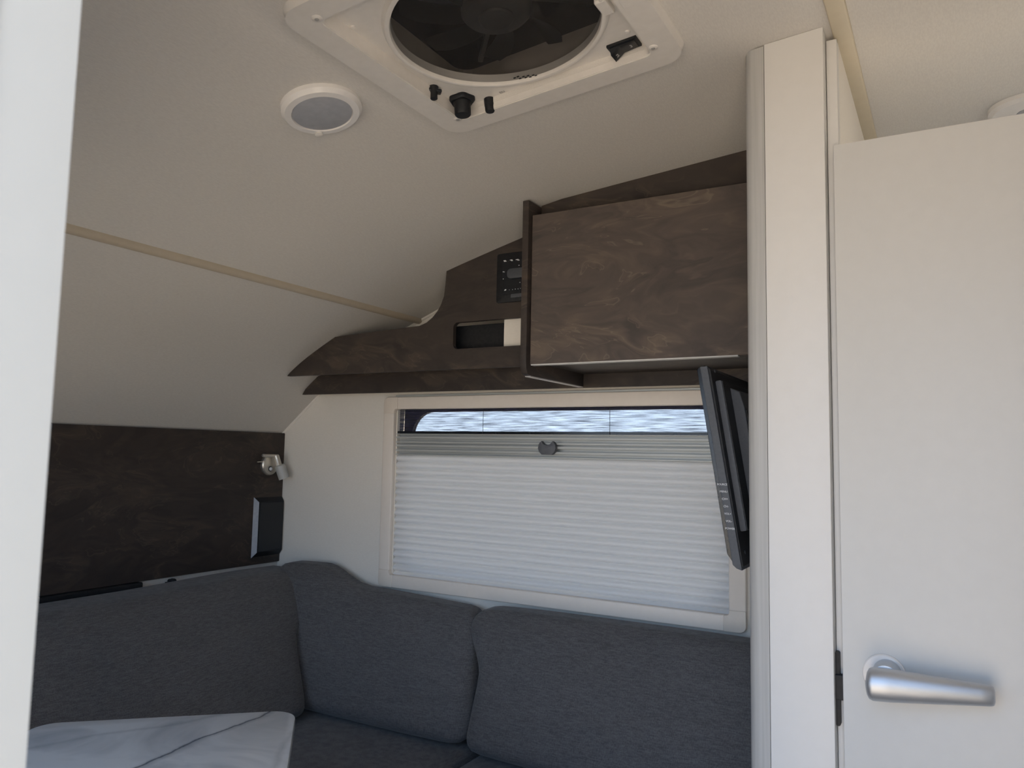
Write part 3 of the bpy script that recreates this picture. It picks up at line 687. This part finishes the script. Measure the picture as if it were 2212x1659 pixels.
# drop duplicate neighbours
pp = [prof[0]]
for q in prof[1:]:
    if (q[0]-pp[-1][0])**2+(q[1]-pp[-1][1])**2 > 1e-10: pp.append(q)
obj('pull_rail', bm_prism(pp, FX0+bx-.008, FX1-bx+.008, 'X'), 'rail_grey', bl)
hz = .0165; hx_ = -.9665
arc = [(hx_+.0275*math.cos(math.radians(a)), hz+.0235*math.sin(math.radians(a))) for a in (-55, -30, -5, 20, 38)] + [(hx_+.0165, hz+.0185)]
arc += [(hx_+.0155*math.cos(math.radians(a)), hz+.0195-.013*math.sin(math.radians(a))) for a in (20, 50, 90, 130, 160)]
arc += [(2*hx_-u, v) for u, v in arc[:6][::-1]]
obj('pull_handle', bm_prism(arc, YB-.014, YB-.0005, 'Y', .0012, 2), 'handle_grey', bl, smooth=40)
# pleated insect screen in the open strip at the top
obj('insect_screen', pleats(FX0+bx-.010, FX1-bx+.010, ZR1-.001, FZ1-bz+.006, 13, YB+.014, .004, 1.0), 'insect_mesh', bl)
obj('screen_hem', bm_box((FX0+bx-.006, YB+.002, ZR1-.001), (FX1-bx+.006, YB+.008, ZR1+.0075), .001), 'black_gloss', bl)
for x in (onY(1043.5, 900, YB).x, onY(1317, 900, YB).x):
    obj('cord', bm_lathe([(.0007, 0), (.0007, FZ1-ZR1)], (x, YB+.001, ZR1-.004), (0, 0, 1), 6), 'black_plastic', bl)

# ------------------------------------------------------------------ dark panel on the front wall and what is on it
hp = obj('wall_panel', bm_prism(rrect(.24, YB-.001, -.377, .052, .002, 1), XL-.004, XL+.010, 'X', .001), 'dark_wood', smooth=30); tag(hp, 'large dark wood panel on the front wall behind the sofa', 'panel')
PXf = XL+.010
rl = thing('reading_lamp', (PXf, 1.836, -.085), 'small nickel reading lamp with glass shade on the dark panel', 'lamp')
q = onX(580, 1004, PXf)
obj('base_plate', bm_lathe([(.034, 0), (.034, .008), (.031, .012), (0, .0125)], q, (1, 0, 0), 36), 'nickel', rl, smooth=35)
obj('switch_button', bm_lathe([(.006, .010), (.006, .0165), (.004, .0185), (0, .019)], q+Vector((0, -.003, -.013)), (1, 0, 0), 16), 'print_white', rl, smooth=40)
obj('button_collar', bm_lathe([(.0085, .010), (.0085, .0135), (0, .0138)], q+Vector((0, -.003, -.013)), (1, 0, 0), 16), 'black_plastic', rl, smooth=40)
a = onX(568, 984, PXf+.022); b = onX(600, 985, PXf+.022); d = b-a
obj('swivel_bar', bm_lathe([(.004, -.002), (.0055, 0), (.0055, d.length), (.004, d.length+.002)], a, d, 18), 'nickel', rl, smooth=40)
a2 = onX(556, 998, PXf+.006); b2 = onX(568, 997, PXf+.006); d2 = b2-a2
obj('adjusting_pin', bm_lathe([(.002, 0), (.002, d2.length)], a2, d2, 10), 'nickel', rl, smooth=40)
a = onX(597, 986, PXf+.028); b = onX(603, 1006, PXf+.034); d = b-a
obj('lamp_neck', bm_lathe([(.0085, -.004), (.0095, 0), (.0095, d.length), (.011, d.length+.002), (0, d.length+.002)], a, d, 22), 'nickel', rl, smooth=40)
a = onX(604, 1004, PXf+.034); b = onX(614, 1034, PXf+.046); d = b-a; L_ = d.length
obj('glass_shade', bm_lathe([(.0125, 0), (.0165, .004), (.0175, L_*.5), (.0175, L_), (.0150, L_), (.0150, L_*.5), (.0140, .006)], a, d, 24), 'lamp_glass', rl, smooth=40)
obj('bulb', bm_lathe([(.005, 0), (.008, .006), (.008, L_*.55), (.005, L_*.72), (0, L_*.76)], a, d, 16), 'print_white', rl, smooth=40)

# black loudspeaker box with bevelled edge, light on its near side painted as a grey strip
sk = thing('wall_speaker', (PXf, 1.845, -.357), 'black wall speaker with its lit side painted pale grey below the reading lamp', 'speaker')
dpt = .014
q1, q2 = onX(548, 1074, PXf), onX(543, 1206, PXf); q3, q4 = onX(560, 1085, PXf+dpt), onX(555, 1194, PXf+dpt)
y0, y1, z0, z1 = q1.y, YB-.002, q2.z, q1.z; yi, zi0, zi1 = q3.y, q4.z, q3.z
bm = bmesh.new()
A = [bm.verts.new((PXf-.002, y, z)) for y, z in ((y0, z0), (y1, z0), (y1, z1), (y0, z1))]
B = [bm.verts.new((PXf+dpt, y, z)) for y, z in ((yi, zi0), (y1-.004, zi0), (y1-.004, zi1), (yi, zi1))]
bm.faces.new(A); bm.faces.new(B[::-1])
for i in range(4): bm.faces.new((A[i], A[(i+1) % 4], B[(i+1) % 4], B[i]))
obj('housing', bm, 'black_plastic', sk)
bm = bmesh.new(); sh_ = .0008
vs = [Vector((PXf+.001, y0, z0)), Vector((PXf+.001, y0, z1)), Vector((PXf+dpt, yi, zi1)), Vector((PXf+dpt, yi, zi0))]
nrm = (vs[1]-vs[0]).cross(vs[2]-vs[0]).normalized(); nrm = nrm if nrm.x > 0 or nrm.y < 0 else -nrm
f0 = [bm.verts.new(v+nrm*sh_) for v in vs]; f1 = [bm.verts.new(v-nrm*.0005) for v in vs]
bm.faces.new(f0); bm.faces.new(f1[::-1])
for i in range(4): bm.faces.new((f0[i], f0[(i+1) % 4], f1[(i+1) % 4], f1[i]))
obj('lit_bevel_strip', bm, 'speaker_lit_edge', sk, label='bevelled side strip painted grey as if lit')
obj('grille', bm_prism(rrect(yi+.003, y1-.007, zi0+.003, zi1-.003, .003), PXf+dpt-.001, PXf+dpt+.001, 'X'), 'black_gloss', sk)

# black bar and small knob just under the panel
br = thing('bed_bracket', (XL+.02, .9, -.41), 'long black bar along the bottom edge of the dark panel', 'bracket')
obj('bar', bm_prism(rrect(-.3935, -.3775, XL+.001, XL+.026, .004), .45, onX(305, 1268, XL+.02).y, 'Y', T=lambda p: (p[2], p[1], p[0])), 'black_plastic', br, smooth=40)
kb = thing('stop_knob', (XL+.012, onX(372, 1255, XL+.01).y, -.392), 'small black knob on the wall under the dark panel', 'knob')
kq = onX(372, 1256, XL+.014)
obj('knob_head', bm_lathe([(.006, 0), (.006, .012), (.009, .014), (.009, .024), (.006, .027), (0, .0275)], (XL-.002, kq.y, kq.z), (1, 0, 0), 18), 'black_plastic', kb, smooth=40)
obj('knob_lug', bm_box((XL-.001, kq.y-.014, kq.z-.010), (XL+.010, kq.y-.002, kq.z-.001), .002), 'black_plastic', kb)

# ------------------------------------------------------------------ television
TY = 1.30
ta = P2(1504, 794, TY); tb = P2(1570, 1197, TY)
dirz = Vector((ta[0]-tb[0], ta[1]-tb[1])); TH = dirz.length+.012; ez = dirz.normalized(); ex = Vector((ez.y, -ez.x))   # ez up the screen, ex out of the back
org = Vector(tb) - ez*.012
def TT(p): return (org.x + ex.x*p[0] + ez.x*p[2], TY + p[1], org.y + ex.y*p[0] + ez.y*p[2])   # (thickness, along Y, height)
tv = thing('television', (org.x, TY+.24, org.y-.02), 'flat black television tilted on the partition, buttons along its edge', 'television')
TW = .49
obj('screen_bezel', bm_prism([(0, .012), (.012, -.012), (.0155, -.014), (.0155, TH+.001), (.004, TH), (0, TH-.004)], 0.002, TW-.002, 'Y', .0008, T=TT), 'black_gloss', tv)
sh_ = obj('side_shell', bm_prism([(.0065, -.006), (.012, -.0125), (.0205, -.0165), (.0190, TH-.001), (.0065, TH)], 0, TW, 'Y', .001, T=TT), 'charcoal_plastic', tv)
obj('back_cover', bm_prism([(.019, -.012), (.0225, -.010), (.0225, TH-.008), (.019, TH-.002)], .003, TW-.003, 'Y', T=TT), 'black_plastic', tv)
obj('back_rib', bm_prism(rrect(.0225, .0335, .045, TH-.026, .003), .022, TW-.022, 'Y', .001, T=TT), 'charcoal_plastic', tv)
obj('rib_cover', bm_prism(rrect(.0325, .0350, .047, TH-.028, .001), .0235, TW-.0235, 'Y', T=TT), 'black_plastic', tv)
obj('rear_housing', bm_prism([(.034, .09), (.054, .11), (.054, TH-.075), (.050, TH-.046), (.034, TH-.036)], .07, TW-.07, 'Y', .0015, T=TT), 'charcoal_plastic', tv)
obj('rear_vents', bm_prism(rrect(.0535, .0555, .12, TH-.08, .001), .075, TW-.075, 'Y', T=TT), 'black_plastic', tv)
obj('wall_arm', bm_box((.05, .18, .14), (.11, .28, .18), .003, T=lambda p: (min(TT(p)[0], PX0+.001), TT(p)[1], TT(p)[2])), 'black_plastic', tv)
for (x, y, s) in ((1560, 1046.5, 'SOURCE'), (1563, 1062, 'MENU'), (1566, 1078, 'CH+'), (1568.5, 1094, 'CH-'), (1572, 1110, 'VOL+'), (1574.5, 1126, 'VOL-'), (1577, 1142, 'POWER')):
    q = onY(x, y, TY-.0004)
    obj('lettering', text_bm(s, .0046 if len(s) > 3 else .0050, q, (1, 0, 0), (0, 0, 1), .0003), 'print_white', tv)
for hgt in (TH-.012, .006):
    obj('screw', bm_lathe([(.0028, 0), (.0028, .001), (0, .0014)], TT((.0225, .03, hgt+.004)), (ex.x, 0, ex.y), 12), 'charcoal_plastic', tv)

# ------------------------------------------------------------------ sofa
SZ = -.748                                  # seat top
def smooth01(t): t = max(0, min(1, t)); return t*t*(3-2*t)
def wedge_back(xl, xr, ytop, ybot, zt, zbm, hump=None):
    """back cushion against the window wall: front face leans from ybot (bottom) to ytop (top); xl, xr = (top, bottom) of its ends"""
    def D(p):
        u, v, w = p                        # u along X (-.5..), v depth (-: front), w height
        t = (w + (zt-zbm)/2)/(zt-zbm)
        yf = ybot + (ytop-ybot)*t; yb = 1.880
        y = yf + (v/.2+.5)*(yb-yf)
        a = xl[1] + (xl[0]-xl[1])*smooth01((t-.5)/.4); b = xr[1] + (xr[0]-xr[1])*t
        x = a + (u/LX+.5)*(b-a); z = zbm + t*(zt-zbm)
        if hump: z += hump(x, y)*smooth01(t*1.4-.3)
        return (x, y, z)
    LX = xr[0]-xl[0]
    return bm_cushion((LX, .2, zt-zbm), .042, 24, (.003, .018, .008), D)
sb1 = obj('back_cushion', wedge_back((-1.880, -1.978), (-1.137, -1.081), 1.795, 1.665, -.416, SZ+.008, hump=lambda x, y: .054*smooth01((-1.55-x)/.17) - .012*smooth01((x+1.6)/.4)), 'sofa_fabric', smooth=70)
tag(sb1, 'grey fabric back cushion with a raised end in the sofa corner', 'cushion')
sb2 = obj('back_cushion', wedge_back((-1.132, -1.076), (-.278, -.278), 1.785, 1.640, -.420, SZ+.008), 'sofa_fabric', smooth=70)
tag(sb2, 'long grey fabric back cushion under the window, beside the partition', 'cushion')
def DL(p):
    u, v, w = p; zt, zbm = -.401, SZ+.008; t = (w+(zt-zbm)/2)/(zt-zbm)
    xf = -1.560 + (-1.800+1.560)*t; xb = XL+.003
    x = xb + (u/.2+.5)*(xf-xb)
    ye = 1.662 + .122*t + .106*smooth01((t-.5)/.35); y = .41 + (v/1.46+.5)*(ye-.41)
    return (x, y, zbm+t*(zt-zbm) + .010*t*smooth01((y-1.25)/.5))
sb3 = obj('back_cushion', bm_cushion((.2, 1.46, .352), .042, 24, (.020, .002, .006), DL), 'sofa_fabric', smooth=70)
tag(sb3, 'long grey fabric back cushion along the front wall below the dark panel', 'cushion')
def seat(x0, x1, y0, y1, lab, n=14):
    c = Vector(((x0+x1)/2, (y0+y1)/2, SZ-.066))
    s = obj('seat_cushion', bm_cushion((x1-x0, y1-y0, .12), .035, n, (.0, .0, .005), lambda p: c+p), 'sofa_fabric', smooth=70)
    return tag(s, lab, 'cushion')
seat(XL+.004, -1.075, 1.17, YB-.01, 'grey seat cushion in the sofa corner behind the table')
seat(-1.070, -.278, 1.24, YB-.01, 'grey seat cushion beside the partition')
seat(XL+.004, -1.45, .26, 1.165, 'grey seat cushion along the front wall beside the table')
def sbase(x0, x1, y0, y1, lab):
    t = thing('bench', ((x0+x1)/2, (y0+y1)/2, FL), lab, 'bench')
    obj('bench_box', bm_box((x0, y0, FL+.06), (x1, y1, SZ-.1315), .002), 'sofa_base_board', t)
    obj('plinth', bm_box((x0+.03, y0+.03, FL), (x1-.03, y1, FL+.062)), 'black_plastic', t)
sbase(XL+.004, -.272, 1.26, YB-.004, 'dark bench box under the seat below the window')
sbase(XL+.004, -1.47, .26, 1.258, 'dark bench box under the seat along the front wall')

# ------------------------------------------------------------------ table, swung out at an angle
TZ = -.50
pa = onZ(580, 1536, TZ); pb = onZ(120, 1560, TZ); e1 = (pa-pb); e1.z = 0; e1.normalize(); e2 = Vector((e1.y, -e1.x, 0))   # e1 along the far edge, e2 towards the door
cr = onZ(637, 1556, TZ); cl = onZ(65, 1576, TZ)
umax = (cr-pb).dot(e1); umin = (cl-pb).dot(e1) - .004
tb_ = thing('table', (pb+e1*(umin+umax)/2+e2*.31) + Vector((0, 0, FL-TZ)), 'white marble-patterned table with rounded corners and grey veins', 'table')
bm = bm_prism(rrect(umin, umax, 0, .62, .045, 8), TZ-.022, TZ, 'Z', .003, 2, T=lambda p: (pb.x+e1.x*p[0]+e2.x*p[1], pb.y+e1.y*p[0]+e2.y*p[1], p[2]))
obj('tabletop', bm, 'marble', tb_, smooth=40)
lc = pb+e1*(umin+umax)/2+e2*.31
obj('pedestal', bm_lathe([(.03, FL+.02), (.03, TZ-.05), (.10, TZ-.035), (.10, TZ-.022), (0, TZ-.022)], (lc.x, lc.y, 0), (0, 0, 1), 32), 'satin_chrome', tb_, smooth=40)
obj('foot_plate', bm_lathe([(.14, FL), (.14, FL+.008), (.04, FL+.03), (0, FL+.03)], (lc.x, lc.y, 0), (0, 0, 1), 40), 'satin_chrome', tb_, smooth=40)
